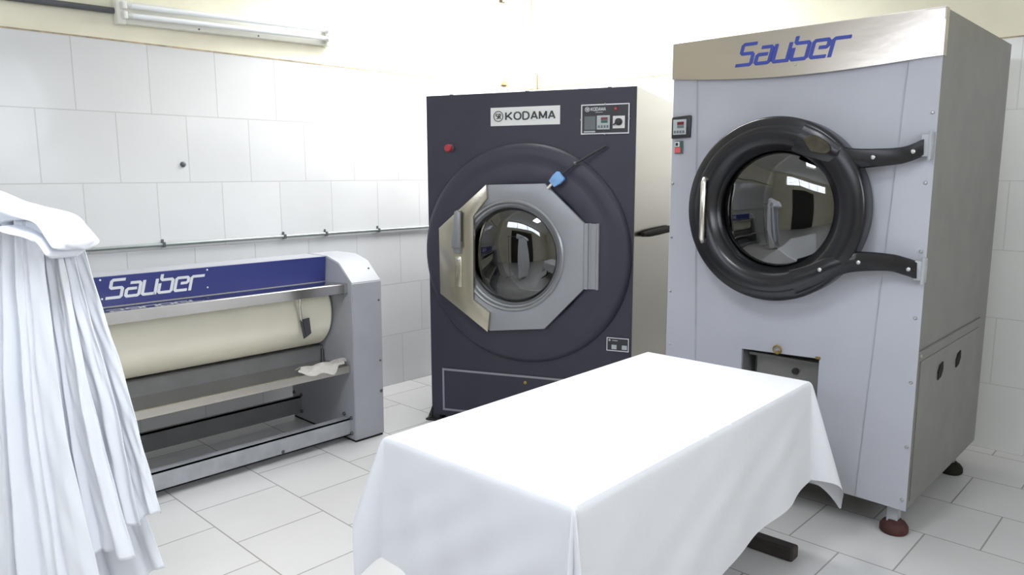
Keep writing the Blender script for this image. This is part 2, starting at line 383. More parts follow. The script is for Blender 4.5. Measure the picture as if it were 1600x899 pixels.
# wall plug on the tiles
tag(MB().lathe_y(0, 0, [(0, -.010), (.010, -.009), (.0155, -.004), (.0155, 0), (0, 0)], 20).build('wall_plug', M['cable'], smooth=40),
    'small dark round plug in a white tile above the conduit', 'plug').location = (-2.874, 0, 1.560)
# fluorescent fitting
fx = thing('fluorescent_fixture', 'twin tube white fluorescent fitting, unlit, high on the left wall', 'light fixture', (0, .006, 0))
ta = R(-1.5); fp = Vector((-3.176, 0, 2.27)); fx.rotation_euler = (0, ta, 0); fx.location = Vector((0, .006, 0))+fp-(Matrix.Rotation(ta, 3, 'Y') @ fp)
MB().box(-3.17, -1.93, -.042, 0, 2.270, 2.385, .008).build('housing', M['fixture'], fx, smooth=30)
for x0, x1 in ((-3.176, -3.135), (-1.955, -1.914)):
    e = MB().box(x0, x1, -.060, 0, 2.264, 2.392, .006).build('end_cap', M['fixture'], fx, smooth=30)
for z in (2.354, 2.306):
    tb = MB().tube([(-3.118, -.082, z), (-1.972, -.082, z)], .0135, 20).build('tube', M['tube'], fx, smooth=40)
    for x in (-3.146, -1.952):
        MB().box(x-.011, x+.011, -.098, -.055, z-.019, z+.019, .005).build('lamp_holder', M['white_plate'], fx, smooth=30)
    for x0, x1 in ((-3.135, -3.112), (-1.978, -1.963)):
        MB().tube([(x0, -.082, z), (x1, -.082, z)], .0142, 20).build('tube_cap', M['aluminium'], tb, smooth=40)
for x in (-2.75, -2.40): bolt(x, -.042, 2.283, .005, M['cable'], fx, name='screw', h=.003)
tag(MB().tube([(-7.4, -.016, 2.321), (-5, -.014, 2.324), (-4.0, -.014, 2.322), (-3.6, -.015, 2.325), (-3.17, -.016, 2.332)], .0155, 12).build('power_cable', M['cable'], smooth=60),
    'thick dark grey cable running along the wall into the fluorescent fitting', 'cable')
# thin wire with a rosette on the left wall near the corner
wr = thing('hanging_wire', 'thin wire down the bright wall near the corner, with a small rosette', 'wire', (-.321, .0, 2.19))
MB().tube([(0, -.006, .0), (.002, -.006, .4), (-.001, -.006, 1.08)], .003, 8).build('wire', M['brass'], wr)
MB().lathe_z(0, -.012, [(0, .004), (.032, .004), (.028, .012), (.012, .03), (.006, .045), (0, .045)], 20).build('rosette', M['brass'], wr, smooth=50)
MB().box(-.05, .0, -.03, 0, .62, .66, .008).build('bracket', M['stain'], wr)
tag(MB().tube([(-.004, -.069, 2.18), (-.004, -.069, 2.30)], .005, 8).build('short_cable', M['brass']),
    'short brown cable end on the plaster under the window, above the navy machine', 'cable')
# black hose between the two dryers
hs = smooth_line([(-.02, -1.62, 1.10), (-.30, -1.66, 1.12), (-.62, -1.70, 1.15), (-.90, -1.82, 1.17), (-1.20, -1.93, 1.18)], 6)

# ================================================================ NAVY MACHINE (KODAMA)
kd = thing('tumble_dryer', 'dark navy industrial dryer with octagonal steel door, against the back corner', 'dryer', (-1.775, -.795, 0), R(-68.8))
KW, KD, KH = 1.24, 1.0, 1.95
gc = (.556, 1.046)
mb = MB().plate([(0, .035), (KW, .035), (KW, KH), (0, KH)], [circ(gc[0], gc[1], .33)], 0, .012)
mb.build('front_panel', M['navy'], kd)
MB().box(0, .01, .012, KD, .035, KH).box(0.01, KW-.01, KD-.01, KD, .035, KH).box(.01, KW-.01, .012, KD-.01, .035, .05).build('cabinet', M['navy'], kd)
MB().box(.01, KW-.01, .012, KD-.01, KH-.012, KH).build('top_panel', M['navy'], kd)
MB().box(KW-.01, KW, .012, KD, .035, KH).build('side_panel', M['side_steel'], kd)['label'] = 'brushed stainless steel side panel'
for u in (.155, .624, 1.09): MB().lathe_z(u, .02, [(.012, KH), (.012, KH+.004), (.006, KH+.008), (0, KH+.008)], 12).build('screw', M['bolt_dark'], kd, smooth=40)
# round drum cover, standing a little proud of the front
prof = [(.622, .02), (.622, -.012), (.612, -.026), (.592, -.034), (.545, -.036), (.52, -.030), (.50, -.034), (.42, -.040), (.395, -.032), (.375, -.018), (.355, -.016), (.33, -.016), (.33, .0)]
mb = MB().lathe_y(.612, 1.05, prof[:9]+[(.395, -.0)], 128)
mb.build('drum_cover', M['navy'], kd, smooth=35)
MB().lathe_y(gc[0], gc[1], [(.33, .0), (.33, .6), (0, .62)], 72).build('drum', M['dark_inside'], kd, smooth=50)
# door
dK = bpy.data.objects.new('door', None)
octo = [(.423, 1.442), (.757, 1.450), (.984, 1.240), (.984, .877), (.760, .642), (.417, .604), (.124, .812), (.122, 1.193)]
door = MB().plate(octo, [circ(gc[0], gc[1], .305)], -.068, -.044, .004).build('door', M['door_steel'], kd, smooth=30)
door['label'] = 'octagonal satin steel door'
MB().lathe_y(gc[0], gc[1], [(.318, -.067), (.318, -.072), (.309, -.078), (.300, -.074), (.293, -.056), (.283, -.052), (.276, -.060), (.270, -.052), (.270, -.02), (.318, -.02)], 96, True).build('glass_ring', M['ring_steel'], door, smooth=40)
MB().lathe_y(gc[0], gc[1], [(0, -.074), (.10, -.071), (.19, -.061), (.245, -.046), (.274, -.030), (.274, -.024), (.245, -.040), (.19, -.055), (.10, -.065), (0, -.068)], 72).build('glass', M['glass_dryer'], door, smooth=60)
pl_ = [(.118, 1.193), (.421, 1.445), (.424, 1.367), (.339, 1.266), (.334, .785), (.435, .718), (.424, .602), (.120, .810)]
MB().plate(pl_, [], -.094, -.068, .002).build('latch_plate', M['plate_steel'], door, smooth=30)['label'] = 'warm toned stainless latch plate'
lv = MB().plate([(.252, 1.300), (.236, 1.290), (.214, 1.110), (.214, 1.085), (.268, 1.085), (.272, 1.285)], [], -.128, -.112, .003).build('handle', M['ring_steel'], door, smooth=30)
MB().box(.222, .262, -.114, -.092, 1.05, 1.12, .003).build('handle_mount', M['beam_dark'], lv)
bolt(.243, -.094, 1.015, .013, M['bolt'], lv, name='screw', h=.008)
MB().box(.222, .264, -.098, -.093, .855, 1.035, .004).build('latch_slide', M['plate_steel'], door, smooth=30)
MB().box(.984, 1.006, -.062, -.044, .880, 1.238).box(1.004, 1.020, -.050, -.026, .880, 1.238).box(1.018, 1.060, -.048, -.036, .880, 1.236).tube([(1.055, -.042, .878), (1.055, -.042, 1.238)], .010, 12).build('hinge', M['door_steel'], door, smooth=30)
MB().box(.92, 1.04, -.04, 0, 1.00, 1.12, .004).build('hinge_block', M['bolt_dark'], kd)
# sign plate, control panel
sg = MB().box(.412, .823, -.006, 0, 1.768, 1.868, .001).build('sign_plate', M['white_plate'], kd)
kodama_letters(.505, .795, 1.800, .040, -.0062, -.0075, M['letter_dark'], sg, .20)
mb = MB().lathe_y(.460, 1.820, [(.0295, -.006), (.0295, -.0085), (.0255, -.0085), (.0255, -.006)], 40, True)
for g_ in ([(-.15, .75), (-.85, .75), (-.85, .1), (-.15, .1), (-.15, -.7), (-.7, -.7)], [(.15, -.8), (.15, .75), (.8, .75), (.8, .05), (.3, .05), (.85, -.8)]):
    stroke(mb, g_, .28, lambda p: (.460+p.x*.0165, 1.820+p.y*.0165), -.0062, -.0085)
mb.build('emblem', M['letter_dark'], sg)
cp = MB().box(.941, 1.208, -.006, 0, 1.708, 1.868, .001).build('control_panel', M['black_matt'], kd)
cp['label'] = 'black control panel with white border'
a0, a1, b0, b1 = .943, 1.206, 1.710, 1.866
MB().plate([(a0, b0), (a1, b0), (a1, b1), (a0, b1)], [[(a0+.006, b0+.006), (a1-.006, b0+.006), (a1-.006, b1-.006), (a0+.006, b1-.006)]], -.008, -.006).build('border', M['white_line'], cp)
kodama_letters(.997, 1.078, 1.832, .017, -.0062, -.0075, M['letter_white'], cp, .20)
mb = MB().lathe_y(.977, 1.840, [(.013, -.006), (.013, -.008), (.0105, -.008), (.0105, -.006)], 24, True)
for g_ in ([(-.15, .75), (-.85, .75), (-.85, .1), (-.15, .1), (-.15, -.7), (-.7, -.7)], [(.15, -.8), (.15, .75), (.8, .75), (.8, .05), (.3, .05), (.85, -.8)]):
    stroke(mb, g_, .3, lambda p: (.977+p.x*.0075, 1.840+p.y*.0075), -.0062, -.008)
mb.build('emblem', M['letter_white'], cp)
MB().box(1.022, 1.062, -.0075, -.006, 1.822, 1.825).build('underline', M['pad_grey'], cp)
MB().lathe_y(1.133, 1.838, [(0, -.016), (.007, -.015), (.009, -.010), (.009, -.006)], 16).build('indicator_lamp', M['red'], cp, smooth=40)
MB().box(.962, 1.024, -.0075, -.006, 1.734, 1.804).build('label_sheet', M['pad_dark'], cp)
MB().box(.960, 1.022, -.0075, -.006, 1.720, 1.728).build('label_strip', M['pad_grey'], cp)
kp = MB().box(1.032, 1.103, -.016, -.006, 1.733, 1.806, .002).build('controller', M['pad_grey'], cp)
MB().box(1.056, 1.092, -.0175, -.015, 1.782, 1.796).build('display', M['dark_red'], kp)
MB().box(1.056, 1.092, -.0175, -.015, 1.767, 1.780).build('display', M['green'], kp)
for k in range(4): MB().box(1.040+k*.0155, 1.050+k*.0155, -.018, -.015, 1.742, 1.755, .002).build('key', M['pad_dark'], kp)
sw = MB().box(1.118, 1.182, -.010, -.006, 1.738, 1.802, .001).build('switch_plate', M['white_plate'], cp)
MB().lathe_y(1.151, 1.771, [(0, -.034), (.015, -.033), (.018, -.028), (.019, -.010)], 24).plate([(1.124, 1.756), (1.129, 1.751), (1.160, 1.770), (1.152, 1.780)], [], -.036, -.028).build('selector_knob', M['black_plastic'], sw, smooth=40)
for x, z in ((.943, 1.787), (1.206, 1.787), (1.075, 1.866), (1.075, 1.710)): bolt(x, -.006, z, .005, M['bolt'], cp, name='screw')
es_ = MB().lathe_y(.152, 1.650, [(0, -.040), (.018, -.040), (.022, -.035), (.022, -.022), (.014, -.018), (.014, -.008)], 28).build('stop_button', M['red'], kd, smooth=40)
es_['label'] = 'red mushroom stop button'
MB().lathe_y(.152, 1.650, [(.0, -.010), (.020, -.010), (.024, -.006), (.024, 0)], 28).build('button_collar', M['bolt_dark'], es_, smooth=40)
# strap and pale blue tag
tg = MB().tube([(1.089, -.030, 1.647), (1.01, -.045, 1.603), (.931, -.062, 1.555), (.862, -.075, 1.500)], [.006, .007, .006, .005], 8).build('strap', M['black_plastic'], kd, smooth=60)
MB().tube([(.938, -.066, 1.556), (.926, -.070, 1.552)], .012, 10).build('buckle', M['bolt_dark'], tg, smooth=40)
t_ = bmesh.new(); q = MB().plate([(-.036, -.022), (.0, -.030), (.030, -.030), (.036, -.024), (.036, .024), (.030, .030), (.0, .030), (-.036, .022)], [], -.014, .014, .004)
q.bm.transform(Matrix.Translation((.832, -.078, 1.472)) @ Matrix.Rotation(R(-42), 4, 'Y'))
t_.free()
tgb = q.build('strap_tag', M['tag_blue'], kd, smooth=30); tgb['label'] = 'pale blue plastic tag'
MB().tube([(.806, -.078, 1.448), (.782, -.080, 1.424)], .010, 8).build('pin', M['stainless'], tgb, smooth=50)
# lower service panel outline, key lock, data plate, feet
sp_ = MB().box(.078, 1.16, -.004, .0, .072, .338).build('service_panel', M['navy'], kd)
MB().plate([(.078, .070), (1.162, .096), (1.162, .352), (.078, .334)], [[(.090, .082), (1.150, .108), (1.150, .340), (.090, .322)]], -.007, -.004).build('border', M['grey_line'], sp_)
bolt(.62, -.004, .300, .010, M['brass'], sp_, name='lock')
dp = MB().box(1.103, 1.229, -.005, 0, .536, .613, .001).build('data_plate', M['black_matt'], kd)
MB().plate([(1.104, .537), (1.228, .537), (1.228, .612), (1.104, .612)], [[(1.108, .541), (1.224, .541), (1.224, .608), (1.108, .608)]], -.0065, -.005).build('border', M['white_line'], dp)
for x in (1.132, 1.190): MB().box(x, x+.028, -.0065, -.005, .548, .572).build('label_square', M['pad_grey'], dp)
MB().lathe_y(1.120, .597, [(0, -.0065), (.006, -.0065), (.006, -.005)], 16).build('emblem', M['pad_grey'], dp)
MB().box(1.135, 1.165, -.0065, -.005, .594, .598).build('lettering', M['pad_grey'], dp)
for u, v in ((0, .03), (KW-.07, .03), (0, .9), (KW-.07, .9)):
    mb = MB()
    s_ = -1 if u == 0 else 1; x0 = u if s_ < 0 else u+.07
    mb.box(min(x0+s_*.03, x0-s_*.05), max(x0+s_*.03, x0-s_*.05), v-.06, v+.06, 0, .012)
    a = [(x0+s_*.026, .012), (x0-s_*.004, .012), (x0-s_*.004, .085)]
    mb.plate(a if s_ > 0 else a, [], v-.04, v-.028); mb.plate(a, [], v+.028, v+.04)
    mb.box(min(x0-s_*.05, x0-s_*.002), max(x0-s_*.05, x0-s_*.002), v-.03, v+.05, .012, .036)
    f_ = mb.build('foot', M['black_plastic'], kd)
    MB().lathe_z(x0+s_*.012, v-.045, [(.010, .012), (.010, .022), (0, .022)], 6).build('foot_bolt', M['bolt_dark'], f_)
# dark tube standing in for a reflection in the stainless side
o = MB().tube([(KW+.022, .12, 1.172), (KW+.022, .30, 1.166), (KW+.024, .55, 1.160), (KW+.022, .97, 1.150)], [.012, .020, .022, .022], 12).build('reflection_tube', M['rubber'], kd, smooth=60)
o['label'] = 'dark tube standing in for a reflection in the steel side'

# ================================================================ GREY DRYER (SAUBER)
sd = thing('tumble_dryer', 'tall grey industrial dryer with round black door and polished name band', 'dryer', (-1.433, -2.24, 0), R(-90))
SW, SD_, SH, SB = 1.155, 1.12, 2.107, .132
dc = (.560, 1.345)
OP = [(.406, .40), (.767, .40), (.767, .703), (.406, .690)]
MB().plate([(.002, SB+.008), (SW-.002, SB-.006), (SW-.002, 2.0), (.002, 2.0)], [circ(dc[0], dc[1], .27), OP], 0, .010).build('front_panel', M['grey_paint'], sd)
MB().plate([(0.0, SB+.01), (.178, SB+.01), (.122, 1.95), (0.0, 1.95)], [], -.004, 0).build('edge_strip', M['grey_paint'], sd)
MB().plate([(.957, SB), (SW, SB-.006), (SW, 1.95), (1.042, 1.95)], [], -.004, 0).build('edge_strip', M['grey_paint'], sd)
MB().plate([(.178, SB+.01), (.184, SB+.01), (.128, 1.95), (.122, 1.95)], [], -.002, 0).build('seam', M['beam_light'], sd)
MB().plate([(.953, SB), (.957, SB), (1.042, 1.95), (1.038, 1.95)], [], -.002, 0).build('seam', M['beam_light'], sd)
MB().box(0, .012, .010, SD_, SB, SH).box(.012, SW-.012, SD_-.012, SD_, SB, SH).box(.012, SW-.012, .010, SD_-.012, SH-.012, SH).box(.012, SW-.012, .010, SD_-.012, SB, SB+.012).box(.012, SW-.012, .01, .02, 2.0, SH).build('cabinet', M['grey_shaded'], sd)
MB().box(SW-.012, SW, .0, SD_, SB, SH).build('side_panel', M['grey_shaded'], sd)['label'] = 'grey side panel, shade painted into its colour'
apn = MB().plate([(.03, SB+.03), (SD_-.14, SB+.03), (SD_-.14, .752), (.03, .752)], [], 0, .004)
for v in apn.bm.verts: v.co = Vector((SW+v.co.y, v.co.x, v.co.z))
ap = apn.build('access_panel', M['grey_shaded'], sd)
MB().box(SW, SW+.006, .0, SD_-.14, .793, .800).build('seam', M['beam_dark'], ap)
for y in (.322, .611):
    qb = MB().plate([(-.042, .0), (-.016, .034), (.034, .044), (.042, 0), (.016, -.034), (-.034, -.044)], [], 0, .004)
    for v in qb.bm.verts: v.co = Vector((SW+.004+v.co.y, y+v.co.x*.9, .659+v.co.z*.8))
    qb.build('vent_slot', M['rubber'], ap)
bolt(SW, .03, .775, .008, M['bolt'], sd, 'x+', 'screw')
# polished band with a slightly bowed lower edge
n = 16; up_, lo_ = [], []
for k in range(n+1):
    t = k/n; x = -.004+t*(SW+.006)
    up_.append((x, SH+.002)); lo_.append((x, 1.947-.011*t-.030*math.sin(math.pi*min(1, t*1.02))**1.0))
mb = MB(); rows = []
for i in range(5):
    s_ = i/4
    rows.append([(up_[k][0], -.012-.012*s_*math.sin(math.pi*k/n), up_[k][1]*(1-s_)+lo_[k][1]*s_) for k in range(n+1)])
mb.grid(np.array(rows)); mb.grid(np.array(rows)+np.array([0, .003, 0]))
mb.box(-.005, SW+.002, -.012, .03, SH, SH+.004).box(SW, SW+.003, -.012, .03, 1.936, SH+.002).box(-.005, 0, -.012, .03, 1.947, SH+.002)
bd = mb.build('name_band', M['mirror_steel'], sd, smooth=40, recalc=False); bd['label'] = 'polished stainless steel name band'
sauber_letters(.322, .822, 1.971, 2.074, -.0265, -.0185, M['letter_blue'], bd, dz=.000)
for c in bd.children:
    for v in c.data.vertices:
        s_ = max(0, min(1, (SH-v.co.z)/.18)); yb = -.012-.012*s_*math.sin(math.pi*v.co.x/SW)
        v.co.y = yb-(.0022 if v.co.y < -.022 else .0)
bolt(.60, -.022, 1.955, .005, M['bolt'], bd, name='screw')
# door: dished black ring, glass, omega shaped hinge strap
dS = MB().lathe_y(dc[0], dc[1], [(.385, -.004), (.392, -.020), (.396, -.098), (.393, -.112), (.385, -.119), (.345, -.121), (.305, -.118), (.290, -.110), (.274, -.092), (.262, -.074), (.256, -.066), (.252, -.058), (.252, -.03), (.252, -.004)], 128, True).build('door', M['black'], sd, smooth=40)
dS['label'] = 'round black enamelled door'
MB().lathe_y(dc[0], dc[1], [(0, -.096), (.08, -.094), (.16, -.087), (.22, -.075), (.2535, -.062), (.2535, -.056), (.22, -.069), (.16, -.081), (.08, -.088), (0, -.090)], 72).build('glass', M['glass_dryer'], dS, smooth=60)
MB().lathe_y(dc[0], dc[1], [(.262, .0), (.262, .05), (.40, .06), (.40, .62), (.1, .66), (0, .66)], 72).build('drum', M['dark_inside'], sd, smooth=40)
hd = MB().tube([(.262, -.116, 1.474), (.262, -.145, 1.474), (.262, -.152, 1.460), (.262, -.152, 1.212), (.262, -.145, 1.198), (.262, -.116, 1.198)], .0135, 12).build('handle', M['stainless'], dS, smooth=60)
def strap(top, bot, ys, th):
    A = smooth_line([(x, y, z) for (x, z), y in zip(top, ys)], 6); B = smooth_line([(x, y, z) for (x, z), y in zip(bot, ys)], 6)
    n = len(A); mb = MB(); rows = []
    for a, b in zip(A, B):
        a = np.array(a); b = np.array(b); m_ = np.array([0, 1., 0])
        rows.append([a+m_*th, a+m_*.006, a*.93+b*.07, a*.5+b*.5-m_*.004, a*.07+b*.93, b+m_*.006, b+m_*th, a+m_*th])
    mb.grid(np.array(rows)); bm = mb.bm
    bmesh.ops.remove_doubles(bm, verts=bm.verts, dist=1e-5)
    bmesh.ops.holes_fill(bm, edges=[e for e in bm.edges if e.is_boundary], sides=12)
    return mb
# the strap wraps the left of the ring and runs out to the hinges
upT = [(.700, 1.698), (.770, 1.664), (.845, 1.612), (.905, 1.597), (1.027, 1.597), (1.080, 1.608), (1.125, 1.632)]
upB = [(.648, 1.596), (.708, 1.572), (.790, 1.545), (.880, 1.520), (1.031, 1.532), (1.085, 1.546), (1.128, 1.566)]
yy = [-.130, -.128, -.120, -.105, -.075, -.058, -.045]
loT = [(.665, 1.095), (.740, 1.120), (.845, 1.172), (.930, 1.190), (1.040, 1.186), (1.092, 1.174), (1.135, 1.160)]
loB = [(.700, .995), (.775, 1.035), (.860, 1.085), (.925, 1.108), (1.037, 1.118), (1.092, 1.106), (1.138, 1.090)]
s1 = strap(upT, upB, yy, .018).build('hinge_strap', M['black'], dS, smooth=40)
s2 = strap(loT, loB, yy, .018).build('hinge_strap', M['black'], dS, smooth=40)
arc = [R(62)+R(236)*k/60 for k in range(61)]
mb = MB(); rows = []
for t in arc:
    rows.append([(dc[0]+r*math.cos(t), y, dc[1]+r*math.sin(t)) for r, y in ((.262, -.085), (.276, -.112), (.292, -.124), (.318, -.130), (.345, -.130), (.356, -.124), (.356, -.110))])
mb.grid(np.array(rows)).build('strap_ring', M['black'], dS, smooth=50)
for x, y, z in ((.962, -.094, 1.562), (1.093, -.056, 1.582)): bolt(x, y, z, .0085, M['bolt'], s1)
for x, y, z in ((.795, -.128, 1.108), (.938, -.106, 1.148), (1.108, -.054, 1.130)): bolt(x, y, z, .0085, M['bolt'], s2)
MB().plate(smooth_line([(.700, 1.640), (.740, 1.655), (.790, 1.628), (.812, 1.596), (.790, 1.580), (.735, 1.590)], 4), [], -.1385, -.124).build('worn_patch', M['stain'], s1)
for z0, z1, x0 in ((1.553, 1.655, 1.116), (1.078, 1.174, 1.126)):
    hg = MB().box(x0, x0+.030, -.044, -.030, z0+.01, z1-.01, .002).box(x0+.022, x0+.036, -.040, -.004, z0, z1, .002).tube([(x0+.029, -.040, z0-.004), (x0+.029, -.040, z1+.004)], .006, 10).build('hinge', M['beam_light'], sd, smooth=30)
# controls
ct = MB().plate([(.003, 1.669), (.103, 1.671), (.105, 1.770), (.100, 1.775), (.008, 1.770), (.003, 1.764)], [], -.018, -.004, .003).build('controller', M['black_plastic'], sd, smooth=30)
MB().box(.013, .084, -.021, -.018, 1.686, 1.757, .001).build('keypad', M['pad_grey'], ct)
MB().box(.036, .072, -.0225, -.021, 1.731, 1.746).build('display', M['dark_red'], ct)
MB().box(.036, .072, -.0225, -.021, 1.717, 1.729).build('display', M['pad_dark'], ct)
for k in range(4): MB().box(.019+k*.0155, .029+k*.0155, -.0235, -.021, 1.693, 1.705, .002).build('key', M['pad_dark'], ct)
rk = MB().box(.020, .064, -.012, -.004, 1.596, 1.657, .002).build('rocker_switch', M['pad_dark'], sd)
MB().box(.023, .047, -.017, -.011, 1.629, 1.652, .002).build('rocker', M['white_plate'], rk)
MB().box(.028, .042, -.0185, -.0165, 1.634, 1.648).build('rocker_mark', M['black_plastic'], rk)
MB().box(.022, .054, -.017, -.011, 1.600, 1.626, .002).build('rocker', M['red_switch'], rk)['label'] = 'red rocker'
MB().box(.054, .062, -.016, -.011, 1.602, 1.655).build('switch_edge', M['green'], rk)
for x, z in ((1.137, 1.728), (1.132, 1.463), (1.136, 1.198), (1.134, .933), (1.137, .669), (1.140, .401), (1.139, .173), (.011, 1.453), (.013, 1.19), (.015, .921), (.020, .653)):
    bolt(x, -.004, z, .007, M['bolt'], sd, name='screw', h=.007)
# lint drawer recess
rc = MB().box(.396, .410, .010, .16, .39, .72).box(.763, .777, .010, .16, .39, .72).box(.40, .77, .14, .155, .39, .72).box(.40, .77, .010, .16, .39, .40).box(.40, .77, .010, .16, .708, .72).build('lint_recess', M['beam_dark'], sd)
ld = MB().box(.45, .765, .075, .09, .402, .655).box(.415, .763, .06, .075, .655, .668).build('lint_drawer', M['grey_shaded'], rc)
MB().lathe_y(.640, .612, [(0, .050), (.014, .052), (.016, .06), (.012, .068), (.012, .076)], 16).build('knob', M['black_plastic'], ld, smooth=40)
kn = MB(); kn.tube([(.582+.018*math.cos(t), -.012, .716+.018*math.sin(t)) for t in [2*math.pi*k/20 for k in range(21)]], .004, 8).lathe_y(.582, .702, [(0, -.016), (.009, -.014), (.009, 0)], 12).build('ring_catch', M['brass'], sd, smooth=50)
MB().box(.752, .772, -.008, 0, .700, .712, .002).build('catch_plate', M['brass'], sd)
# legs
for x, y in ((1.095, .055), (1.095, .93), (.06, .055), (.06, .93)):
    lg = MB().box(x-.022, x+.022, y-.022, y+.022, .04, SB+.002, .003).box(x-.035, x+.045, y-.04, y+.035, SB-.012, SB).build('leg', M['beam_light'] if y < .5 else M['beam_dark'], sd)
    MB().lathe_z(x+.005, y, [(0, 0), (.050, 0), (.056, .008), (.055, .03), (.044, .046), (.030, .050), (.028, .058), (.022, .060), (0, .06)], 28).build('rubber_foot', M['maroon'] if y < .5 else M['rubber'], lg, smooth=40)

# ================================================================ IRONER
ir = thing('flatwork_ironer', 'long grey roller ironer with blue name panel along the left wall', 'ironer', (-2.344, 0, 0))
XL = -2.15    # left end, in the ironer's own x
def end_panel(x0, x1):
    pr = [(-.125, 0.012), (-.125, .92), (-.20, 1.00), (-.37, 1.047), (-.575, 1.047), (-.695, 1.016), (-.815, .912), (-.802, .012)]
    e = MB().prism_x(pr, x0, x1); bmesh.ops.bevel(e.bm, geom=list(e.bm.edges), offset=.004, segments=2, affect='EDGES')
    return e.build('end_panel', M['iron_grey'], ir, smooth=30)
ep = end_panel(0, .198); MB().box(.006, .192, -.795, -.13, 0, .013).build('base_strip', M['rubber'], ep)
bolt(.165, -.742, .975, .006, M['bolt_dark'], ep, name='screw')
for z in (.80, .27, .45): bolt(.178, -.812, z+.0, .006 if z != .27 else .009, M['bolt_dark'], ep, name='screw')
ep2 = end_panel(XL-.198, XL); MB().box(XL-.19, XL-.006, -.795, -.13, 0, .013).build('base_strip', M['rubber'], ep2)
# hood and blue panel
MB().prism_x([(-.566, 1.045), (-.37, 1.045), (-.22, .995), (-.22, .60), (-.235, .60), (-.235, .985), (-.37, 1.033), (-.54, 1.033), (-.54, .90), (-.552, .90)], XL, 0).build('hood', M['iron_grey'], ir, smooth=20)
bl = MB().prism_x([(-.575, 1.044), (-.560, 1.044), (-.545, .905), (-.560, .905)], XL, -.006).build('name_panel', M['blue'], ir)
bl['label'] = 'royal blue name panel'
mbq = sauber_letters
LP = bpy.data.objects.new('lettering_plate', None); bpy.data.objects.remove(LP)
before = set(bl.children)
sauber_letters(-1.160, -.698, .937, 1.033, -.5665, -.5600, M['letter_white'], bl)
for c in bl.children:
    for v in c.data.vertices: v.co.y = v.co.y-.0035-.015*(v.co.z-.975)/.139   # lie on the sloping panel
for x, z in ((-1.176, 1.031), (-1.172, .942), (-.684, 1.032), (-.683, .942)): bolt(x, -.5678-.015*(z-.975)/.139, z, .0045, M['letter_white'], bl, name='rivet', h=.003)
# polished shelf with a folded lip
sh = MB().prism_x([(-.550, .893), (-.550, .899), (-.768, .911), (-.778, .906), (-.778, .858), (-.774, .858), (-.774, .904), (-.768, .905)], XL, -.001).build('feed_shelf', M['shelf_steel'], ir, smooth=30)
sh['label'] = 'polished steel feed shelf'
MB().box(-.055, -.001, -.765, -.735, .862, .885).tube([(-.045, -.75, .868), (-.045, -.75, .852)], .008, 8).tube([(-.020, -.75, .868), (-.020, -.75, .850)], .008, 8).build('shelf_bracket', M['bolt_dark'], sh)
# roller
mb = MB(); ring = lambda r, x: [mb.bm.verts.new((x, -.420+r*math.cos(2*math.pi*k/64), .735+r*math.sin(2*math.pi*k/64))) for k in range(64)]
rg = [ring(.02, -.010), ring(.204, -.010), ring(.213, -.022), ring(.213, XL+.022), ring(.204, XL+.01), ring(.02, XL+.01)]
for A, B in zip(rg, rg[1:]):
    for k in range(64): mb.bm.faces.new((A[k], A[(k+1) % 64], B[(k+1) % 64], B[k]))
mb.bm.faces.new(rg[0]); mb.bm.faces.new(rg[-1][::-1])
ro = mb.build('roller', M['roller'], ir, smooth=35); ro['label'] = 'cream padded roller'
MB().tube([(XL-.002, -.42, .735), (.002, -.42, .735)], .03, 16).build('axle', M['beam_dark'], ro, smooth=40)
MB().prism_x([(-.18-.22*math.cos(R(a)), .735-.235*math.sin(R(a))) for a in range(0, 1)]+[(-.230, .52), (-.185, .735), (-.230, .93), (-.222, .93), (-.172, .735), (-.222, .51)], XL, 0).build('heated_bed', M['beam_dark'], ir)
# guide lever
gl = MB().tube([(-.247, -.700, .862), (-.238, -.672, .800), (-.222, -.655, .715), (-.205, -.650, .640)], .0075, 8).build('guide_lever', M['stainless'], ir, smooth=50)
MB().plate([(-.232, .722), (-.176, .727), (-.168, .640), (-.188, .628), (-.214, .616)], [], -.662, -.656).plate([(-.217, .722), (-.207, .722), (-.192, .63), (-.204, .63)], [], -.667, -.660).build('lever_plate', M['bolt_dark'], gl)
# trough, tray, beams
MB().prism_x([(-.500, .515), (-.490, .520), (-.20, .520), (-.20, .508), (-.484, .508), (-.484, .405), (-.500, .405)], XL, -.001).build('trough', M['beam_dark'], ir)
MB().tube([(-.012, -.51, .50), (-.012, -.51, .43)], .008, 8).build('trough_pin', M['bolt_dark'], ir)
ty = MB().prism_x([(-.488, .436), (-.488, .430), (-.765, .440), (-.765, .408), (-.779, .408), (-.779, .448), (-.770, .450), (-.755, .446)], XL, -.001).build('catch_tray', M['stainless'], ir, smooth=30)
ty['label'] = 'steel catch tray with rolled lip'
MB().box(XL, .0, -.225, -.205, .048, .150).box(XL, 0, -.225, -.185, .144, .150).build('back_beam', M['beam_dark'], ir)
fb = MB().box(XL, .0, -.752, -.740, .036, .130).box(XL, 0, -.752, -.690, .124, .130).box(XL, 0, -.752, -.690, .036, .042).build('front_beam', M['beam_light'], ir)
for y, z in ((-.235, .165), (-.150, .165), (-.235, .060), (-.700, .150), (-.770, .140), (-.770, .05)): bolt(-.0, y, z, .011, M['bolt_dark'], ep, 'x-', 'bolt', .012)
bolt(-.42, -.752, .052, .010, M['bolt_dark'], fb)

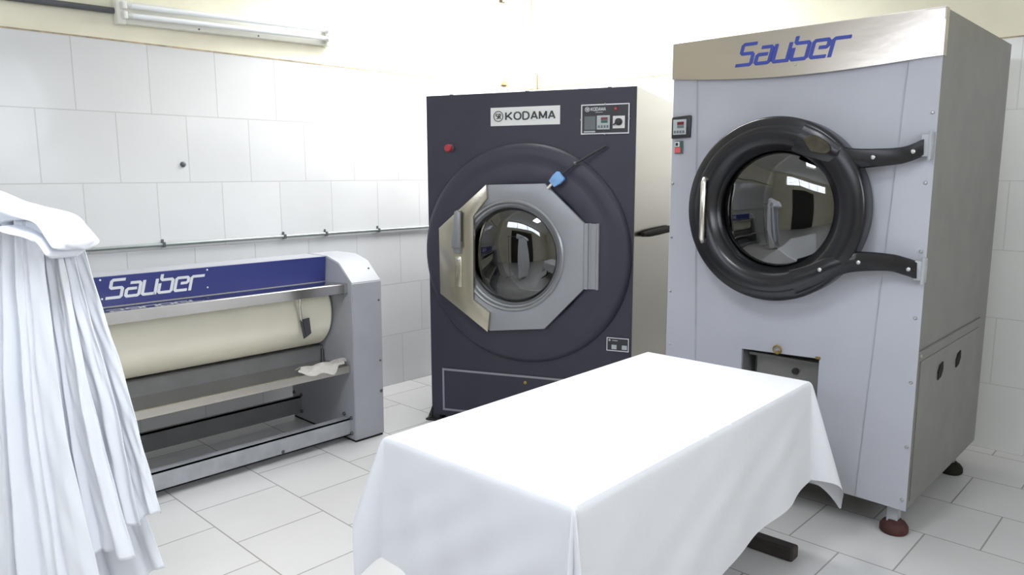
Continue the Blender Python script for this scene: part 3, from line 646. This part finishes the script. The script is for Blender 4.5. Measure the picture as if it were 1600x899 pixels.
# rag on the tray lip
N1, N2 = 40, 16; P = np.zeros((N2, N1, 3)); rng = np.random.RandomState(3)
for i in range(N2):
    for j in range(N1):
        s_ = j/(N1-1); t = i/(N2-1)
        wd = .5+.5*math.sin(math.pi*min(1, s_*1.1+.08))
        y = -.690-(.11+.02*math.sin(9*s_+1)+.03*s_)*t*wd-.03*s_
        x = -2.640+.275*s_+.02*math.sin(5*t)
        z = .462+.010*math.sin(15*s_+4*t)*math.sin(math.pi*t)+.010*abs(math.sin(9*s_-6*t))+.012*s_
        if y < -.775: z -= (-.775-y)*.9
        P[i, j] = (x, y, z)
rag = MB().grid(P).build('cleaning_rag', M['rag'], smooth=180)
rag.modifiers.new('s', 'SOLIDIFY').thickness = .004; rag.modifiers.new('d', 'SUBSURF').levels = 1
tag(rag, 'crumpled beige rag lying on the tray lip of the ironer', 'cloth')

# ================================================================ TABLE AND CLOTH
TC = Vector((-2.565, -2.772, 0)); TY = R(1.4); TL, TWd, TH = 1.482, .722, .700
tb = thing('work_table', 'dark wooden trestle table hidden under the white tablecloth, one foot showing', 'table', TC, TY)
q_ = MB().plate([(sx*(TL/2-.060)+.042*math.cos(R(a)), sy*(TWd/2-.060)+.042*math.sin(R(a))) for sx, sy, a0_ in ((1, 1, 0), (-1, 1, 90), (-1, -1, 180), (1, -1, 270)) for a in range(a0_, a0_+91, 15)], [], TH-.035, TH-.008)
for v in q_.bm.verts: v.co = Vector((v.co.x, v.co.z, v.co.y))
q_.build('tabletop', M['wood'], tb)
for x in (-.64, .655):
    MB().box(x-.03, x+.03, -.05, .05, .05, TH-.07, .004).box(x-.03, x+.03, -.30, .30, TH-.075, TH-.035, .004).build('leg', M['wood'], tb)
    MB().box(x-.032, x+.032, -.385, .385, 0, .055, .010).build('foot', M['wood'], tb)
MB().box(-.61, .625, -.015, .015, .30, .38).build('stretcher', M['wood'], tb)

def tablecloth(hx, hy, top, over, ears, a0=R(3.2), nr=46, ne=110, nf=72, rho=.010):
    """cloth lying flat on the top and hanging down; at each corner the spare cloth falls in a pleated cone.
    over: hang length at the two ends of each side (front, right, back, left), ears: (pleats, spread angle, bias) per corner"""
    mb = MB(); cor = [(-hx, -hy), (hx, -hy), (hx, hy), (-hx, hy)]; nor = [-90, 0, 90, 180]
    def hang(cx, cy, az, al, r, lift=0.0):
        e = Vector((math.cos(az), math.sin(az), 0)); b = rho*(1-math.exp(-r/rho))
        return Vector((cx, cy, top))+e*(b*.9+math.sin(al)*r+lift)+Vector((0, 0, -1))*(math.cos(al)*r-b*.55)
    # flat top with faint wrinkles
    n1, n2 = 90, 46
    P = np.zeros((n1, n2, 3))
    for a in range(n1):
        for b in range(n2):
            x = -hx+2*hx*a/(n1-1); y = -hy+2*hy*b/(n2-1); w_ = min(1, (hx-abs(x))*14)*min(1, (hy-abs(y))*14)
            P[a, b] = (x, y, top+.0012*w_*math.sin(9*x+5*y)*math.sin(7*y-4*x+1))
    mb.grid(P)
    for k in range(4):
        A, B = cor[k], cor[(k+1) % 4]; az = R(nor[k]); L0, L1 = over[k]; n_ = ne if k % 2 == 0 else nf
        P = np.zeros((n_, nr, 3))
        for a in range(n_):
            u = a/(n_-1); L = L0*(1-u)+L1*u; e = min(1, u*7, (1-u)*7)
            for b in range(nr):
                v = b/(nr-1); r = L*v
                lift = e*v*(.007*math.sin(15*u+3*k+1.5*v)+.005*math.sin(27*u-2*v+k)+.0025*math.sin(11*v+19*u))+e*math.sin(math.pi*v)*.0025*math.sin(23*u+17*v)
                P[a, b] = hang(A[0]*(1-u)+B[0]*u, A[1]*(1-u)+B[1]*u, az, a0, r, lift)
        mb.grid(P)
        # corner B, between side k and side k+1
        n, sp, bias = ears[k]; La, Lb = over[k][1], over[(k+1) % 4][0]; nt = 20*n+24
        P = np.zeros((nt, nr, 3))
        for a in range(nt):
            t = a/(nt-1); th = t*math.pi/2; Lr = min(La/max(1e-6, math.cos(th)), Lb/max(1e-6, math.sin(th)))
            tb = t**bias; al = a0+sp*abs(math.sin(math.pi*n*tb))**1.15; az2 = az+math.pi/2*(.5+.5*math.copysign(abs(2*tb-1)**.8, 2*tb-1))
            for b in range(nr):
                v = b/(nr-1); r = Lr*v
                P[a, b] = hang(B[0], B[1], az2, al, r, 0)
        mb.grid(P)
    bmesh.ops.remove_doubles(mb.bm, verts=mb.bm.verts, dist=2e-4)
    return mb
cl = tablecloth(TL/2+.003, TWd/2+.003, TH+.001, [(.56, .40), (.43, .40), (.25, .25), (.39, .45)],
                [(1, R(15), .8), (1, R(16), 1.1), (1, R(17), .55), (2, R(7), 1.0)]).build('tablecloth', M['cloth'], smooth=180)
cl.location = TC; cl.rotation_euler = (0, 0, TY)
tag(cl, 'white cotton tablecloth draped over the table in front of the machines', 'tablecloth')

# ================================================================ HANGING SHEETS AT THE LEFT
FH = Vector((math.cos(YAW), math.sin(YAW), 0)); RH = Vector((math.sin(YAW), -math.cos(YAW), 0))
SO = Vector((EYE.x, EYE.y, 0))+FH*2.2+RH*-1.62      # foot of the drying rack
rack = thing('drying_rack', 'thin steel rack holding up the pile of white sheets', 'rack', SO, YAW-math.pi/2)
MB().tube([(-.55, 0, 1.36), (-.1, 0, 1.36), (.36, 0, 1.30)], .014, 12).build('rail', M['stainless'], rack, smooth=50)
for x, zt in ((-.45, 1.36), (.20, 1.318)):
    MB().tube([(x, 0, zt), (x, 0, .02)], .013, 12).build('post', M['stainless'], rack, smooth=50)
    MB().box(x-.02, x+.02, -.25, .25, 0, .03, .006).build('foot', M['stainless'], rack)
# in the rack's own frame: x runs to the right of the view, -y toward the viewer, z up
def px(u, v, dpt=0):
    """view-plane coordinates measured on the photograph, turned into metres in the plane of the rack"""
    tx = (u-800)/F_PX; ty_ = -(v-449.5)/F_PX
    c, s_ = math.cos(PITCH), math.sin(PITCH)
    D = 2.2+dpt
    k = D/(c+ty_*s_)
    return (tx*k+1.62, dpt, 1.5+k*(ty_*c-s_))
def sheet(edgeL, edgeR, dpt, folds, amp, seed, nv=90, nu=150, hemjag=.0):
    rg_ = np.random.RandomState(seed)
    Lc = np.array(smooth_line([px(u, v, dpt) for u, v in edgeL], 10)); Rc = np.array(smooth_line([px(u, v, dpt) for u, v in edgeR], 10))
    def res(Cv, n_):
        s_ = np.r_[0, np.cumsum(np.linalg.norm(np.diff(Cv, axis=0), axis=1))]; t = np.linspace(0, s_[-1], n_)
        return np.stack([np.interp(t, s_, Cv[:, k]) for k in range(3)], -1)
    Lc = res(Lc, nv); Rc = res(Rc, nv)
    ph = rg_.rand(6)*6.28; u = np.linspace(0, 1, nu)
    # uneven spacing and heights of the folds
    warp = u+.035*np.sin(2*math.pi*u*1.7+ph[0])+.018*np.sin(2*math.pi*u*3.9+ph[1])
    hgt = .65+.35*np.sin(2*math.pi*u*2.3+ph[2])
    P = np.zeros((nv, nu, 3))
    for i in range(nv):
        v = i/(nv-1)
        drift = .05*math.sin(2.2*v+ph[3])+.015*v*math.sin(4*v+ph[4])
        a = amp*(.34+.55*v**.7)*.95
        t = warp*folds+drift*folds*.6
        f = np.sin(2*math.pi*t)*(.72+.40*np.sin(2*math.pi*.37*t+2.6*v+ph[1]))+.42*np.sin(2*math.pi*1.63*t+3.2*v+ph[2])*(.4+.6*v)
        f2 = .28*np.sin(2*math.pi*t*2.13+ph[5]+2*v)
        env = np.clip(np.minimum(u, 1-u)*14, .0, 1)
        x = Lc[i, 0]*(1-u)+Rc[i, 0]*u+.12*a*np.cos(2*math.pi*t)*env
        y = dpt+a*(f*hgt+f2*(1-.4*v))*env-.02
        z = Lc[i, 2]*(1-u)+Rc[i, 2]*u
        z = z+hemjag*v**6*np.sin(2*math.pi*t*.5+ph[0])+.001*np.sin(30*v+9*u+ph[1])
        y = y+.0022*np.sin(13*v+24*u+ph[2])+.0012*np.sin(31*v-41*u+ph[3])
        P[i] = np.stack([x, y, z], -1)
    return P
def hang(label, *a, **k):
    o = MB().grid(sheet(*a, **k)).build('bed_sheet', M['sheet'], smooth=180)
    o.location = SO; o.rotation_euler = (0, 0, YAW-math.pi/2)
    o.modifiers.new('s', 'SOLIDIFY').thickness = .003
    return tag(o, label, 'sheet', 'white sheets hung over the rack')
hang('white sheet behind the others in the hanging pile, lowest hem at its right',
     [(30, 360), (20, 500), (30, 700), (60, 960)], [(120, 372), (150, 520), (205, 720), (262, 886)], .10, 4, .018, 1, hemjag=.02)
hang('white sheet forming the straight right edge of the hanging pile, below the draped bundle',
     [(60, 352), (80, 480), (130, 640), (190, 815)], [(132, 372), (163, 470), (208, 620), (254, 798)], .045, 2.1, .018, 2, hemjag=.01)
hang('white sheet with a rounded hem left of the right-hand edge sheet of the pile',
     [(60, 350), (70, 480), (95, 650), (128, 850)], [(112, 362), (140, 470), (182, 620), (222, 806)], .00, 2.4, .022, 3, hemjag=.02)
hang('narrow middle sheet of the hanging pile, hem just above the bottom of the view',
     [(40, 345), (48, 480), (62, 660), (85, 880)], [(96, 352), (120, 480), (158, 660), (214, 856)], -.05, 3.1, .025, 5, hemjag=.02)
hang('front white sheet at the far left edge, falling in long folds past the bottom',
     [(-60, 330), (-70, 480), (-90, 700), (-110, 960)], [(72, 342), (84, 480), (112, 680), (176, 965)], -.10, 5.2, .030, 8)
# bundle thrown over the top: a thick rolled mass and, below it, one narrower inner fold
def roll(topE, botE, dfront, dback, cap, seed, ns=80, nc=44):
    topE = smooth_line(topE, 12); botE = smooth_line(botE, 12); P = np.zeros((ns, nc, 3)); rg_ = np.random.RandomState(seed); ph = rg_.rand(4)*6.28
    tt = np.linspace(0, len(topE)-1.001, ns)
    for i, t in enumerate(tt):
        k = int(t); f = t-k
        a = np.array(topE[k])*(1-f)+np.array(topE[k+1])*f; b = np.array(botE[k])*(1-f)+np.array(botE[k+1])*f
        A = np.array(px(*a, -.05)); B = np.array(px(*b, -.05)); s_ = i/(ns-1); g = math.sqrt(max(0, 1-max(0, (s_-cap)/(1-cap))**2)); g = max(g, .03)
        Cc = (A+B)/2; Hh = (A-B)/2*g
        for j in range(nc):
            th = -math.pi+2*math.pi*j/(nc-1)
            fold = 1+.10*math.sin(3*th+5*s_+ph[0])+.07*math.sin(5*th-9*s_+ph[1])
            dd = (dfront if math.sin(th) > 0 else dback)*g
            q = Cc+Hh*math.cos(th)*fold
            P[i, j] = (q[0], -.05-math.sin(th)*dd*fold, q[2]+.003*math.sin(19*s_+ph[2]+2*th))
    return P
mb = MB()
mb.grid(roll([(-110, 272), (-50, 288), (0, 302), (50, 316), (96, 336), (124, 356), (142, 378)], [(-110, 395), (-50, 385), (0, 368), (36, 344), (76, 344), (104, 366), (126, 394)], .12, .09, .93, 2))
mb.grid(roll([(-40, 352), (0, 350), (24, 345), (50, 346), (80, 353), (104, 368), (122, 388)], [(-50, 392), (-6, 384), (22, 362), (48, 358), (74, 366), (96, 382), (114, 404)], .13, .05, .96, 7))
bmesh.ops.remove_doubles(mb.bm, verts=mb.bm.verts, dist=1e-5)
o = mb.build('folded_sheet', M['sheet'], smooth=180)
o.location = SO; o.rotation_euler = (0, 0, YAW-math.pi/2)
tag(o, 'white folded sheet bundled over the top of the hanging pile', 'sheet')
